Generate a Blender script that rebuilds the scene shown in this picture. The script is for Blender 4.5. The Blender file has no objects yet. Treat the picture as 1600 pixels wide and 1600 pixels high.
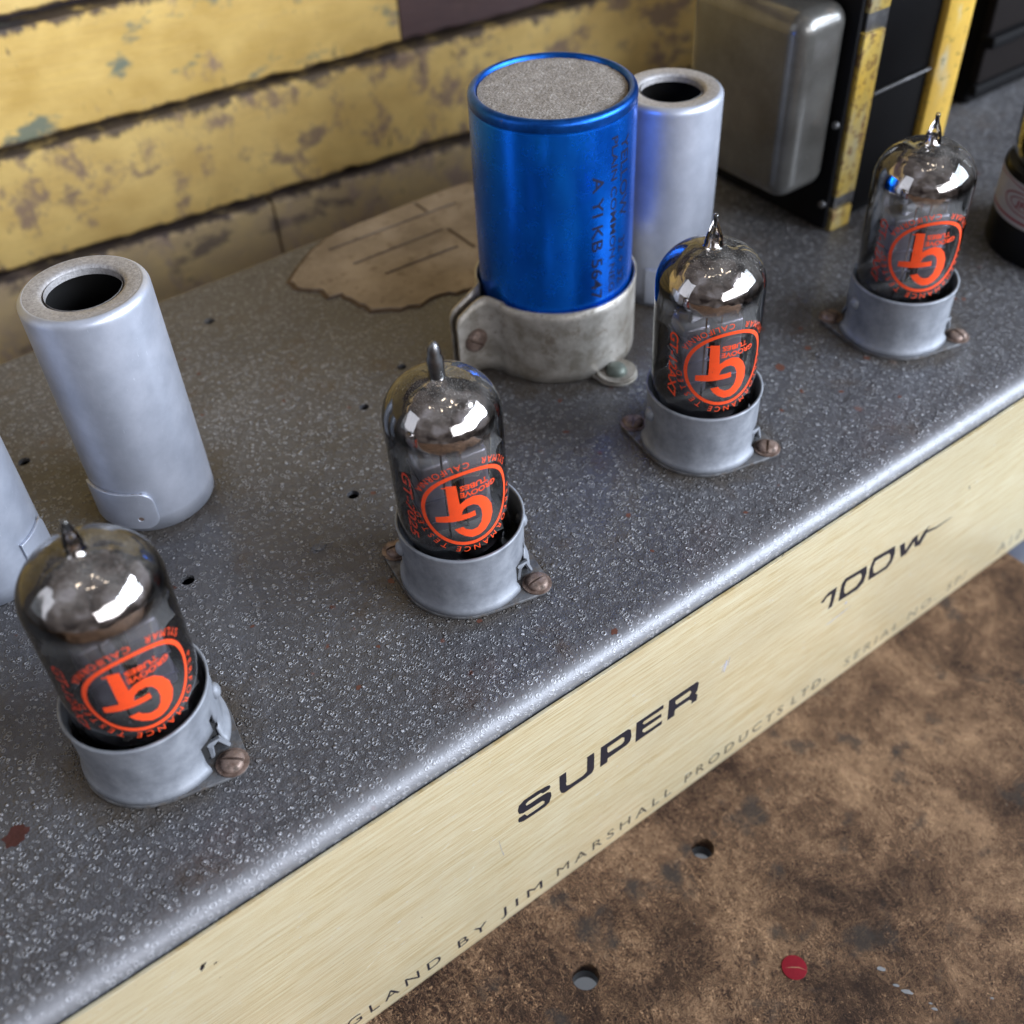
import bpy, bmesh, math, random
from math import sin, cos, pi, radians
from mathutils import Vector, Matrix, noise
random.seed(7)
# 1 Blender unit = 1 centimetre
S = bpy.context.scene
S.unit_settings.system = 'METRIC'; S.unit_settings.scale_length = 0.01
COL = S.collection

# ---------------------------------------------------------------- camera
cam_d = bpy.data.cameras.new('camera'); cam = bpy.data.objects.new('camera', cam_d); COL.objects.link(cam)
cam.location = (0.8477, -9.6592, 16.4747)
cam.rotation_euler = (radians(45.579), radians(2.366), radians(-36.574))
cam_d.sensor_width = 36; cam_d.lens = 1701.7/1600*36
cam_d.clip_start = 0.5; cam_d.clip_end = 2000
cam_d.dof.use_dof = True; cam_d.dof.focus_distance = 21.0; cam_d.dof.aperture_fstop = 0.15
S.camera = cam

# ---------------------------------------------------------------- world and lamps (indoor room by a window)
W = bpy.data.worlds.new('World'); S.world = W; W.use_nodes = True
wb = W.node_tree.nodes['Background']; wb.inputs[1].default_value = 0.62
# the blurred surroundings of the shop: brownish ceiling, grey walls, darker furniture, all low contrast
_t = W.node_tree; _c = _t.nodes.new('ShaderNodeTexCoord'); _n = _t.nodes.new('ShaderNodeTexNoise'); _n.inputs['Scale'].default_value = 1.7; _n.inputs['Detail'].default_value = 5; _n.inputs['Roughness'].default_value = .55
_r = _t.nodes.new('ShaderNodeValToRGB'); _e = _r.color_ramp.elements; _e[0].position = .36; _e[0].color = (.055, .045, .045, 1); _e[1].position = .66; _e[1].color = (.66, .66, .74, 1)
_m = _r.color_ramp.elements.new(.5); _m.color = (.26, .23, .22, 1)
_t.links.new(_c.outputs['Generated'], _n.inputs['Vector']); _t.links.new(_n.outputs[0], _r.inputs[0]); _t.links.new(_r.outputs[0], wb.inputs[0])
def area(name, loc, target, sx, sy, power, color):
    l = bpy.data.lights.new(name, 'AREA'); l.shape = 'RECTANGLE'; l.size = sx; l.size_y = sy; l.energy = power; l.color = color
    o = bpy.data.objects.new(name, l); COL.objects.link(o); o.location = loc
    o.rotation_euler = (Vector(target)-Vector(loc)).to_track_quat('-Z', 'Y').to_euler(); return o
area('window_light', (84, -74, 48), (12, 4, -2), 84, 60, 310000, (0.80, 0.89, 1.0))
area('shop_front_light', (20, -135, 50), (10, 2, -3), 110, 62, 125000, (0.96, 0.97, 1.0))
area('doorway_light', (-120, 30, 60), (5, 6, 0), 70, 100, 26000, (0.80, 0.88, 1.0))
for i, p in enumerate([(-20, -42, 175), (12, -55, 190), (44, -30, 180), (70, -60, 185), (20, 5, 200), (-45, -10, 190)]):
    l = bpy.data.lights.new('ceiling_bulb', 'POINT'); l.energy = 9000; l.color = (1.0, 0.86, 0.66); l.shadow_soft_size = 4.5
    o = bpy.data.objects.new('ceiling_bulb', l); COL.objects.link(o); o.location = p
S.view_settings.view_transform = 'Standard'; S.view_settings.look = 'None'; S.view_settings.exposure = 0.0; S.view_settings.gamma = 1
S.cycles.max_bounces = 12; S.cycles.transparent_max_bounces = 24; S.cycles.caustics_reflective = False; S.cycles.caustics_refractive = False

# ---------------------------------------------------------------- material helpers
class NT:
    def __init__(s, name):
        s.m = bpy.data.materials.new(name); s.m.use_nodes = True; s.t = s.m.node_tree
        s.b = s.t.nodes['Principled BSDF']; s.out = s.t.nodes['Material Output']
    def n(s, typ, **kw):
        nd = s.t.nodes.new(typ)
        for k, v in kw.items():
            if k.startswith('_'): setattr(nd, k[1:], v)
            else:
                key = int(k[1:]) if k[0] == 'i' and k[1:].isdigit() else k.replace('__', ' ')
                s.set(nd.inputs[key], v)
        return nd
    def set(s, sock, v):
        if isinstance(v, bpy.types.NodeSocket): s.t.links.new(v, sock)
        elif isinstance(v, bpy.types.Node): s.t.links.new(v.outputs[0], sock)
        elif isinstance(v, (tuple, list)) and len(v) == 3 and sock.type == 'RGBA': sock.default_value = (*v, 1)
        else: sock.default_value = v
    def co(s): 
        return s.n('ShaderNodeTexCoord').outputs['Object']
    def noise(s, scale, detail=4, rough=.55, vec=None, dist=0):
        nd = s.n('ShaderNodeTexNoise', Scale=scale, Detail=detail, Roughness=rough, Distortion=dist)
        s.set(nd.inputs['Vector'], vec or s.co()); return nd.outputs[0]
    def vor(s, scale, vec=None, feature='F1', rnd=1.0):
        nd = s.n('ShaderNodeTexVoronoi', _feature=feature, Scale=scale, Randomness=rnd)
        s.set(nd.inputs['Vector'], vec or s.co()); return nd
    def ramp(s, fac, stops, interp='LINEAR'):
        nd = s.n('ShaderNodeValToRGB'); cr = nd.color_ramp; cr.interpolation = interp
        while len(cr.elements) < len(stops): cr.elements.new(0.5)
        for e, (p, c) in zip(cr.elements, stops):
            e.position = p; e.color = (c, c, c, 1) if isinstance(c, (int, float)) else (*c, 1)
        s.set(nd.inputs[0], fac); return nd.outputs[0]
    def mix(s, fac, a, b, mode='MIX'):
        nd = s.n('ShaderNodeMix', _data_type='RGBA', _blend_type=mode)
        s.set(nd.inputs[0], fac); s.set(nd.inputs[6], a); s.set(nd.inputs[7], b); return nd.outputs[2]
    def math(s, op, a, b=0.0, c=0.0, clamp=False):
        nd = s.n('ShaderNodeMath', _operation=op, _use_clamp=clamp); s.set(nd.inputs[0], a); s.set(nd.inputs[1], b); s.set(nd.inputs[2], c); return nd.outputs[0]
    def scale(s, sc, vec=None, rot=(0, 0, 0), loc=(0, 0, 0)):
        nd = s.n('ShaderNodeMapping', Scale=sc, Rotation=rot, Location=loc); s.set(nd.inputs['Vector'], vec or s.co()); return nd.outputs[0]
    def bump(s, h, strength=.5, dist=.02, normal=None):
        nd = s.n('ShaderNodeBump', Strength=strength, Distance=dist, Height=h)
        if normal is not None: s.set(nd.inputs['Normal'], normal)
        return nd.outputs[0]
    def P(s, **kw):
        for k, v in kw.items(): s.set(s.b.inputs[k.replace('__', ' ')], v)
        return s.m

def m_hammer():
    m = NT('hammered_grey_paint'); co = m.co()
    wv = m.n('ShaderNodeVectorMath', _operation='ADD'); m.set(wv.inputs[0], co)
    wn = m.n('ShaderNodeTexNoise', Scale=3.0, Detail=3.0); m.set(wn.inputs['Vector'], co)
    ws = m.n('ShaderNodeVectorMath', _operation='SCALE'); m.set(ws.inputs[0], wn.outputs[1]); ws.inputs['Scale'].default_value = .06
    m.set(wv.inputs[1], ws.outputs[0]); cv = wv.outputs[0]
    def rings(sc, lo, r):
        v = m.vor(sc, cv)
        d = v.outputs['Distance']; sel = m.ramp(v.outputs['Color'], [(lo, 0), (lo+.12, 1)])
        ring = m.ramp(d, [(0, .0), (r*.6, .0), (r, 1), (r*1.4, .0)], 'EASE')
        return m.math('MULTIPLY', ring, sel), v
    r1, v1 = rings(5.2, .04, .24); r2, v2 = rings(8.4, .08, .25); r3, v3 = rings(3.2, .4, .17)
    h = m.math('ADD', m.math('ADD', r1, m.math('MULTIPLY', r2, .7)), m.math('MULTIPLY', r3, .8))
    h = m.math('ADD', h, m.math('MULTIPLY', m.noise(30, 2), .35))
    h = m.math('ADD', h, m.math('MULTIPLY', m.noise(3, 2), .8))
    sep = m.n('ShaderNodeSeparateXYZ'); m.set(sep.inputs[0], co)
    back = m.n('ShaderNodeMapRange', i0=sep.outputs[1], i1=2.0, i2=16.0, i3=0.0, i4=1.0).outputs[0]
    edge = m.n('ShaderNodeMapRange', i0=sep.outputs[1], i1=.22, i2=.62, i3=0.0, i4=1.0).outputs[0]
    dn = m.noise(.45, 6, .6); 
    dust = m.ramp(m.math('ADD', m.math('MULTIPLY', back, .42), m.math('MULTIPLY', dn, .6)), [(.42, 0), (.72, 1)])
    base = m.mix(m.noise(1.1, 5, .6), (.068, .069, .08), (.125, .127, .142))
    base = m.mix(m.ramp(m.math('MAXIMUM', r1, m.math('MAXIMUM', r2, r3)), [(.25, 0), (.85, 1)]), base, (.40, .405, .44))
    base = m.mix(m.ramp(m.noise(2.2, 6, .75), [(.47, 0), (.7, .6)]), base, (.055, .053, .058))
    base = m.mix(m.ramp(m.noise(6, 4, .7, m.scale((1, 1, 1), loc=(7, 7, 0))), [(.56, 0), (.7, .5)]), base, (.24, .24, .26))
    base = m.mix(m.math('MULTIPLY', dust, .45), base, (.12, .11, .10))
    # brown grime blotches and rust freckles
    gr = m.ramp(m.noise(.9, 8, .7, m.scale((1, 1, 1), loc=(3, 8, 0))), [(.56, 0), (.7, .6)])
    base = m.mix(gr, base, (.09, .065, .05))
    rv = m.vor(.62, m.scale((1, 1, 1), loc=(1.3, 2.1, 0))); rd = m.math('ADD', rv.outputs['Distance'], m.math('MULTIPLY', m.noise(7, 4), .16))
    rsel = m.ramp(m.n('ShaderNodeSeparateColor', i0=rv.outputs['Color']).outputs[1], [(.45, 0), (.5, 1)])
    rust = m.math('MULTIPLY', m.ramp(rd, [(.13, 1), (.17, 0)]), rsel)
    rv2 = m.vor(1.7, m.scale((1, 1, 1), loc=(5.3, 4.1, 0))); rd2 = m.math('ADD', rv2.outputs['Distance'], m.math('MULTIPLY', m.noise(11, 4), .3))
    rsel2 = m.ramp(m.n('ShaderNodeSeparateColor', i0=rv2.outputs['Color']).outputs[0], [(.72, 0), (.75, 1)])
    rust = m.math('MAXIMUM', rust, m.math('MULTIPLY', m.ramp(rd2, [(.2, 1), (.26, 0)]), rsel2))
    base = m.mix(rust, base, (.115, .042, .028))
    # grime gathered round the valve sockets, the clamp and the cans
    for (gx, gy, gr) in [(1.81, 3.506, 1.45), (8.58, 3.506, 1.45), (15.12, 3.506, 1.45), (21.83, 3.506, 1.45), (15.06, 8.72, 2.3), (4.51, 9.79, 1.4), (18.83, 8.95, 1.4)]:
        vd = m.n('ShaderNodeVectorMath', _operation='DISTANCE'); cx = m.n('ShaderNodeCombineXYZ', X=gx+14.0, Y=gy, Z=7.32); m.set(vd.inputs[0], co); m.set(vd.inputs[1], cx.outputs[0])
        dd = m.math('ADD', m.math('SUBTRACT', vd.outputs['Value'], gr), m.math('MULTIPLY', m.math('SUBTRACT', m.noise(1.8, 6, .7), .5), 1.3))
        base = m.mix(m.ramp(dd, [(.0, .75), (.45, 0)]), base, (.075, .062, .05))
    bend_highlight = m.math('SUBTRACT', 1, edge); sepz = m.n('ShaderNodeMapRange', i0=sep.outputs[2], i1=7.32-.45, i2=7.32-.2, i3=0.0, i4=1.0).outputs[0]
    base = m.mix(m.math('MULTIPLY', m.math('MULTIPLY', bend_highlight, sepz), .7), base, (.25, .255, .28))  # highlight along the front bend, painted in as a lighter base colour
    met = m.math('SUBTRACT', .35, m.math('MULTIPLY', dust, .25)); met = m.math('MULTIPLY', met, m.math('SUBTRACT', 1, rust))
    rough = m.math('ADD', m.math('ADD', .46, m.math('MULTIPLY', edge, -.08)), m.math('MULTIPLY', dust, .25))
    rough = m.math('ADD', rough, m.math('MULTIPLY', rust, .3))
    bs = m.math('MULTIPLY', m.math('ADD', .2, m.math('MULTIPLY', edge, .8)), m.math('SUBTRACT', 1, m.math('MULTIPLY', dust, .5)))
    nd = m.n('ShaderNodeBump', Distance=.021, Height=h); m.set(nd.inputs['Strength'], bs); nd.inputs['Distance'].default_value = .085
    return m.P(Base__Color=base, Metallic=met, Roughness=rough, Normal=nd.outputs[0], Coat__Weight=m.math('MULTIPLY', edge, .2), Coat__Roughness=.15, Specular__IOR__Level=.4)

def m_gold():
    m = NT('brushed_gold_aluminium'); co = m.co()
    st = m.noise(1, 5, .75, m.scale((.8, 1, 48), co)); st2 = m.noise(1, 3, .7, m.scale((2.2, 1, 120), co))
    st3 = m.noise(1, 3, .6, m.scale((.35, 1, 14), co, loc=(4, 0, 2)))
    s = m.math('ADD', m.math('MULTIPLY', st, .55), m.math('ADD', m.math('MULTIPLY', st2, .3), m.math('MULTIPLY', st3, .25)))
    base = m.ramp(s, [(.36, (.42, .31, .13)), (.49, (.80, .64, .34)), (.60, (1.0, .93, .68))])
    big = m.noise(.25, 3, .5)
    base = m.mix(m.ramp(big, [(.4, 0), (.65, .35)]), base, (.72, .62, .42))
    sp = m.ramp(m.noise(12, 2, .5, m.scale((.5, 1, 1), co)), [(.69, 0), (.73, 1)])
    cl = m.ramp(m.noise(.35, 2), [(.45, 0), (.6, 1)])
    base = m.mix(m.math('MULTIPLY', sp, m.math('MULTIPLY', cl, .8)), base, (.92, .90, .82))
    pit = m.ramp(m.noise(9, 2, .5, m.scale((1, 1, 1), co, loc=(7, 3, 1))), [(.765, 0), (.79, .7)])
    base = m.mix(pit, base, (.22, .16, .09))
    tan = m.n('ShaderNodeCombineXYZ', X=1.0, Y=0.0, Z=0.0)
    nrm = m.bump(s, .35, .012)
    return m.P(Base__Color=base, Metallic=.6, Roughness=.37, Anisotropic=.8, Tangent=tan.outputs[0], Normal=nrm)

def m_metal(name, c1, c2, metallic=.9, rough=.4, nscale=2.0, bumpd=.004, bscale=30, dirt=None, dirtlo=.6, streak=(1, 1, 1)):
    m = NT(name); 
    base = m.mix(m.ramp(m.noise(nscale, 7, .62, m.scale(streak)), [(.35, 0), (.65, 1)]), c1, c2)
    r = m.math('ADD', rough-.07, m.math('MULTIPLY', m.noise(nscale*3, 5, .6), .16)); met = metallic
    if dirt:
        d = m.ramp(m.noise(nscale*1.4, 9, .7, m.scale((1, 1, 1), loc=(9, 4, 2))), [(dirtlo, 0), (dirtlo+.12, .85)])
        base = m.mix(d, base, dirt); met = m.math('MULTIPLY', m.math('SUBTRACT', 1, d), metallic); r = m.math('ADD', r, m.math('MULTIPLY', d, .3))
    sc = m.ramp(m.noise(1, 2, .5, m.scale((9, 60, 5), rot=(.5, .9, .7))), [(.72, 0), (.76, 1)])
    base = m.mix(m.math('MULTIPLY', sc, .3), base, tuple(min(1, x*1.5+.05) for x in c2))
    return m.P(Base__Color=base, Metallic=met, Roughness=r, Normal=m.bump(m.noise(bscale, 3), .5, bumpd))

def m_flat(name, c, rough=.6, metallic=0, var=.25, nscale=3, bumpd=.004, bscale=25, **kw):
    m = NT(name); f = m.noise(nscale, 6, .65)
    base = m.mix(f, tuple(x*(1-var) for x in c), tuple(min(1, x*(1+var)) for x in c))
    return m.P(Base__Color=base, Metallic=metallic, Roughness=rough, Normal=m.bump(m.noise(bscale, 3), .6, bumpd), **kw)

def m_dust():
    m = NT('caked_dust'); v = m.vor(16); n1 = m.noise(22, 4, .7)
    base = m.ramp(m.math('ADD', m.math('MULTIPLY', n1, .7), m.math('MULTIPLY', m.noise(5, 5), .3)), [(.35, (.13, .115, .10)), (.5, (.27, .245, .23)), (.6, (.36, .335, .32)), (.68, (.72, .70, .69))])
    return m.P(Base__Color=base, Roughness=.85, Normal=m.bump(m.math('SUBTRACT', n1, m.math('MULTIPLY', v.outputs['Distance'], .5)), 1, .03))

def m_thin_glass(name='thin_clear_glass', dusty=.5):
    m = NT(name); t = m.t
    tr = m.n('ShaderNodeBsdfTransparent'); lw = m.n('ShaderNodeLayerWeight', Blend=.3)
    m.set(tr.inputs[0], m.ramp(lw.outputs['Facing'], [(0, (.99, .99, 1.0)), (.8, (.97, .98, .98)), (.95, (.62, .63, .67)), (1, (.42, .42, .46))]))
    gl = m.n('ShaderNodeBsdfGlossy', Color=(1, 1, 1), Roughness=.015)
    fr = m.n('ShaderNodeFresnel', IOR=1.5); a = m.n('ShaderNodeMixShader'); m.set(a.inputs[0], m.math('MULTIPLY', fr, 1.15, clamp=True)); m.set(a.inputs[1], tr.outputs[0]); m.set(a.inputs[2], gl.outputs[0])
    geo = m.n('ShaderNodeNewGeometry'); sp = m.n('ShaderNodeSeparateXYZ'); m.set(sp.inputs[0], geo.outputs['Normal'])
    up = m.ramp(sp.outputs[2], [(.35, .0), (.95, 1)])
    speck = m.ramp(m.noise(44, 3, .7), [(.60, .0), (.66, 1)]); film = m.ramp(m.noise(2.5, 5, .6), [(.4, .03), (.7, .14)])
    side = m.ramp(m.noise(40, 2), [(.74, 0), (.8, .5)])
    f = m.math('ADD', m.math('MULTIPLY', up, m.math('ADD', m.math('MULTIPLY', speck, dusty), film)), m.math('MULTIPLY', side, .35), clamp=True)
    df = m.n('ShaderNodeBsdfDiffuse', Color=(.62, .59, .57, 1)); b = m.n('ShaderNodeMixShader'); m.set(b.inputs[0], f); m.set(b.inputs[1], a.outputs[0]); m.set(b.inputs[2], df.outputs[0])
    m.set(m.out.inputs[0], b.outputs[0]); return m.m

def m_getter():
    m = NT('silver_getter_film'); sep = m.n('ShaderNodeSeparateXYZ'); m.set(sep.inputs[0], m.co())
    z = m.math('ADD', sep.outputs[2], m.math('MULTIPLY', m.noise(1.6, 3), .22))
    al = m.ramp(m.n('ShaderNodeMapRange', i0=z, i1=3.40, i2=3.60).outputs[0], [(0, 0), (.5, .75), (1, 1)])
    col = m.mix(m.noise(1.3, 4), (.36, .33, .32), (.58, .55, .53))
    return m.P(Base__Color=col, Metallic=1.0, Roughness=m.math('ADD', .02, m.math('MULTIPLY', m.noise(4, 3), .10)), Alpha=al, Normal=m.bump(m.noise(1.5, 2), .5, .1))

def m_mica():
    m = NT('mica_sheet'); tr = m.n('ShaderNodeBsdfTransparent', Color=(.9, .9, .9, 1)); p = m.b
    m.P(Base__Color=(.72, .70, .70, 1), Roughness=.25)
    a = m.n('ShaderNodeMixShader', Fac=.14); m.set(a.inputs[1], tr.outputs[0]); m.set(a.inputs[2], p.outputs[0]); m.set(m.out.inputs[0], a.outputs[0]); return m.m

def m_table():
    m = NT('worn_fibre_board'); co = m.co()
    wn = m.n('ShaderNodeTexNoise', Scale=1.6, Detail=4.0); m.set(wn.inputs['Vector'], co)
    def fibres(sc, st, loc):
        v = m.vor(sc, m.scale((1, 1, 1), co, loc=loc)); sepc = m.n('ShaderNodeSeparateColor', i0=v.outputs['Color'])
        vr = m.n('ShaderNodeVectorRotate', _rotation_type='Z_AXIS'); m.set(vr.inputs['Vector'], co); m.set(vr.inputs['Angle'], m.math('ADD', m.math('MULTIPLY', sepc.outputs[0], 2.6), m.math('MULTIPLY', wn.outputs[0], 5)))
        return m.noise(1, 3, .65, m.scale(st, vr.outputs[0]), .6)
    f1 = fibres(3.2, (22, 3.6, 1), (0, 0, 0)); f2 = fibres(5.5, (42, 7, 1), (3, 1, 0)); f3 = fibres(1.8, (12, 2, 1), (6, 5, 0))
    f = m.math('ADD', m.math('MULTIPLY', f1, .4), m.math('ADD', m.math('MULTIPLY', f2, .35), m.math('MULTIPLY', f3, .25)))
    big = m.noise(.36, 9, .72, m.scale((1, 1, 1), co, loc=(2.2, 6.4, 0)), .4); med = m.noise(1.7, 6, .65, None, .5)
    s = m.math('ADD', m.math('MULTIPLY', big, .78), m.math('ADD', m.math('MULTIPLY', med, .22), m.math('MULTIPLY', m.math('SUBTRACT', f, .5), 3.0)))
    sep = m.n('ShaderNodeSeparateXYZ'); m.set(sep.inputs[0], co)
    base = m.ramp(s, [(.38, (.016, .009, .008)), (.47, (.044, .023, .016)), (.545, (.11, .053, .031)), (.61, (.28, .145, .075)), (.69, (.66, .42, .25))])
    grey = m.ramp(m.noise(.8, 4, .6, m.scale((1, 1, 1), co, loc=(9, 2, 0))), [(.58, 0), (.68, .8)])
    base = m.mix(grey, base, (.05, .044, .042))
    # long pale scratches
    sc = m.ramp(m.noise(1, 2, .5, m.scale((.35, 26, 1), co, rot=(0, 0, .9))), [(.70, 0), (.73, 1)])
    scm = m.ramp(m.noise(.5, 2, .5, m.scale((1, 1, 1), co, loc=(5, 5, 5))), [(.5, 0), (.6, .6)])
    base = m.mix(m.math('MULTIPLY', sc, scm), base, (.33, .19, .10))
    dk = m.ramp(m.noise(11, 3, .6), [(.66, 0), (.72, .8)]); base = m.mix(dk, base, (.02, .014, .012))
    fl = m.ramp(m.noise(17, 2, .5, m.scale((1, 1, 1), co, loc=(2, 9, 0))), [(.78, 0), (.80, 1)]); base = m.mix(fl, base, (.6, .57, .52))
    return m.P(Base__Color=base, Roughness=m.math('ADD', .48, m.math('MULTIPLY', s, .3)), Specular__IOR__Level=.16, Normal=m.bump(s, .9, .05))

def m_board(name, y1, y2, bare, patch, seed, cover=.44):
    m = NT(name); co = m.co(); L = (seed, seed*1.7, seed*.3)
    base = m.mix(m.ramp(m.noise(.5, 6, .6, m.scale((1, 1, 1.4), co, loc=L)), [(.35, 0), (.65, 1)]), y1, y2)
    tl = m.ramp(m.noise(.42, 5, .62, m.scale((1, 1, 1.8), co, loc=(seed+5, 3, 1))), [(.56, 0), (.63, .85)])
    base = m.mix(tl, base, patch)
    wear = m.ramp(m.noise(.8, 8, .72, m.scale((1, 1, .7), co, loc=(seed+9, 1, 4))), [(cover+.10, 0), (cover+.2, .9)])
    base = m.mix(wear, base, bare)
    fle = m.ramp(m.noise(1.6, 4, .6, m.scale((1.3, 1, .45), co, loc=(seed, 7, 4))), [(.66, 0), (.72, .8)])
    base = m.mix(fle, base, (.035, .026, .03))
    base = m.mix(m.math('MULTIPLY', m.noise(1, 4, .7, m.scale((.5, 1, 9), co)), .35), base, bare)
    geo = m.n('ShaderNodeNewGeometry'); gs = m.n('ShaderNodeSeparateXYZ'); m.set(gs.inputs[0], m.n('ShaderNodeTexCoord').outputs['Generated'])
    lowz = m.math('ADD', m.math('ABSOLUTE', m.math('SUBTRACT', gs.outputs[2], .5)), m.math('MULTIPLY', m.math('SUBTRACT', m.noise(1.3, 6, .7, m.scale((1.2, 1, .5), co)), .5), .28))
    base = m.mix(m.ramp(lowz, [(.44, 0), (.485, .9)]), base, (.06, .043, .045))
    return m.P(Base__Color=base, Roughness=.62, Normal=m.bump(m.noise(2.5, 8, .7, m.scale((.5, 1, 2), co)), .6, .06))

M = {}
M['hammer'] = m_hammer(); M['gold'] = m_gold(); M['table'] = m_table(); M['dust'] = m_dust()
M['can'] = m_metal('satin_aluminium_can', (.42, .455, .55), (.54, .575, .68), .55, .42, 1.3, .003, 30, (.36, .34, .33), .66)
M['canlip'] = m_metal('dusty_aluminium_top', (.33, .32, .33), (.50, .49, .51), .5, .55, 14, .02, 26, (.22, .20, .19), .55)
M['blue'] = m_metal('blue_anodised_can', (.001, .11, .66), (.002, .20, 1.0), .85, .25, 1.0, .002, 22, (.01, .07, .35), .7, (1, 1, .4))
M['bluerim'] = m_metal('blue_rim', (.004, .06, .30), (.008, .11, .52), .85, .34, 3, .004, 22, (.10, .10, .14), .64)
M['clamp'] = m_metal('tarnished_tinplate', (.25, .225, .19), (.52, .49, .455), .5, .45, 1.8, .015, 9, (.12, .095, .07), .55)
M['zinc'] = m_metal('dull_zinc', (.19, .205, .24), (.30, .32, .365), .35, .56, 2.5, .004, 24, (.16, .145, .13), .66)
M['flange'] = m_metal('grimy_flange', (.075, .076, .084), (.17, .175, .19), .4, .55, 3.5, .02, 12, (.07, .055, .045), .48)
M['screw'] = m_metal('old_brass_screw', (.15, .10, .08), (.32, .24, .21), .5, .5, 5, .012, 20, (.045, .03, .022), .5)
M['steel'] = m_metal('dark_steel', (.10, .10, .105), (.22, .22, .23), .8, .4, 3, .004, 20)
M['black'] = m_flat('black_paint', (.004, .004, .005), .65, Specular__IOR__Level=.12)
M['matt'] = m_flat('matt_black', (.006, .006, .007), .8)
M['ink'] = m_flat('black_screen_ink', (.012, .013, .022), .35, 0, .2)
M['faint'] = m_flat('sheen_faint_ink', (.055, .045, .035), .5)  # ink lightened: plate reflection over the farther words is put into its colour
M['inkpale'] = m_flat('sheen_pale_ink', (.17, .15, .11), .5)  # paler again, with the plate's reflection and lens blur mixed into the colour
M['pencil'] = m_flat('grey_pencil', (.36, .36, .42), .6)
M['white_edge'] = m_metal('bare_cut_edge', (.62, .6, .56), (.8, .78, .74), .7, .4)
def m_print(name, c, lo):
    m = NT(name); al = m.ramp(m.math('ADD', m.noise(26, 4, .75), m.math('MULTIPLY', m.noise(2.2, 3), .25)), [(lo, 0), (lo+.035, 1)])
    return m.P(Base__Color=m.mix(m.noise(9, 4), tuple(x*.85 for x in c), tuple(min(1, x*1.1) for x in c)), Roughness=.4, Alpha=al)
M['orange'] = m_print('orange_print', (.85, .078, .018), .44)
M['orange2'] = m_print('orange_print_worn', (.66, .055, .022), .54)
M['blueink'] = m_flat('dark_blue_ink', (.001, .004, .03), .5, .1, .2)
M['glass'] = m_thin_glass(); M['glass2'] = m_thin_glass('power_valve_glass', .15)
M['getter'] = m_getter(); M['mica'] = m_mica()
M['anode'] = m_flat('carbonised_anode', (.21, .20, .24), .3, .7, .35, 2)
M['nickel'] = m_metal('nickel_wire', (.5, .49, .48), (.7, .69, .68), 1, .2)
M['patch'] = None
M['red'] = m_flat('red_sticker', (.16, .006, .014), .6, 0, .3, 6, Specular__IOR__Level=.15)
M['chip'] = m_flat('pale_paint_chip', (.17, .17, .18), .7)
M['paper'] = m_flat('aged_paper', (.50, .47, .49), .7, 0, .15)
M['redink'] = m_flat('faded_red_ink', (.30, .05, .07), .6)
M['bakelite'] = m_flat('black_bakelite', (.004, .004, .005), .4, Specular__IOR__Level=.2)
M['bell'] = m_metal('grey_bell_cover', (.085, .081, .075), (.14, .137, .13), .45, .34, .8, .004, 12, (.09, .07, .055), .6)
M['bell'].node_tree.nodes['Principled BSDF'].inputs['Coat Weight'].default_value = 1.0; M['bell'].node_tree.nodes['Principled BSDF'].inputs['Coat Roughness'].default_value = .16
M['bar'] = None
M['ybar'] = None
def m_patch():
    m = NT('old_glue_residue'); co = m.co()
    b = m.ramp(m.noise(.7, 6, .6), [(.35, (.21, .165, .125)), (.5, (.29, .235, .185)), (.68, (.37, .305, .245))])
    b = m.mix(m.ramp(m.noise(3, 5, .65, m.scale((1, 1, 1), co, loc=(3, 3, 3))), [(.55, 0), (.7, .6)]), b, (.09, .055, .035))
    return m.P(Base__Color=b, Roughness=.7, Normal=m.bump(m.noise(6, 6), .6, .03))
M['patch'] = m_patch(); M['groove'] = m_flat('dark_groove', (.045, .034, .026), .8)
M['patchedge'] = m_flat('brown_glue_edge', (.075, .045, .028), .7, 0, .5, 2.5, .03, 5)
def m_bar():
    m = NT('yellowed_varnish_steel'); co = m.co()
    b = m.ramp(m.noise(.8, 5, .6, m.scale((1, 1, .35))), [(.34, (.40, .38, .28)), (.48, (.52, .38, .10)), (.60, (.62, .40, .06)), (.72, (.52, .50, .38))])
    b = m.mix(m.ramp(m.noise(3.5, 6, .7), [(.5, 0), (.6, .85)]), b, (.16, .075, .035))
    return m.P(Base__Color=b, Metallic=.35, Roughness=.4, Normal=m.bump(m.noise(7, 4), .5, .02))
M['bar'] = m_bar()
def m_bar2():
    m = NT('yellow_varnish_crackled'); co = m.co()
    b = m.ramp(m.noise(.7, 5, .6, m.scale((1, 1, .5))), [(.3, (.66, .60, .42)), (.46, (.80, .50, .09)), (.62, (.90, .58, .10)), (.74, (.78, .72, .52))])
    b = m.mix(m.ramp(m.noise(2.6, 8, .75, m.scale((1, 1, 1.4))), [(.58, 0), (.64, .8)]), b, (.12, .085, .03))
    return m.P(Base__Color=b, Metallic=.1, Roughness=.4, Normal=m.bump(m.noise(7, 4), .5, .02))
M['ybar'] = m_bar2()
M['floor'] = m_flat('grey_concrete_floor', (.12, .12, .125), .7, 0, .2, .05)

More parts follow.
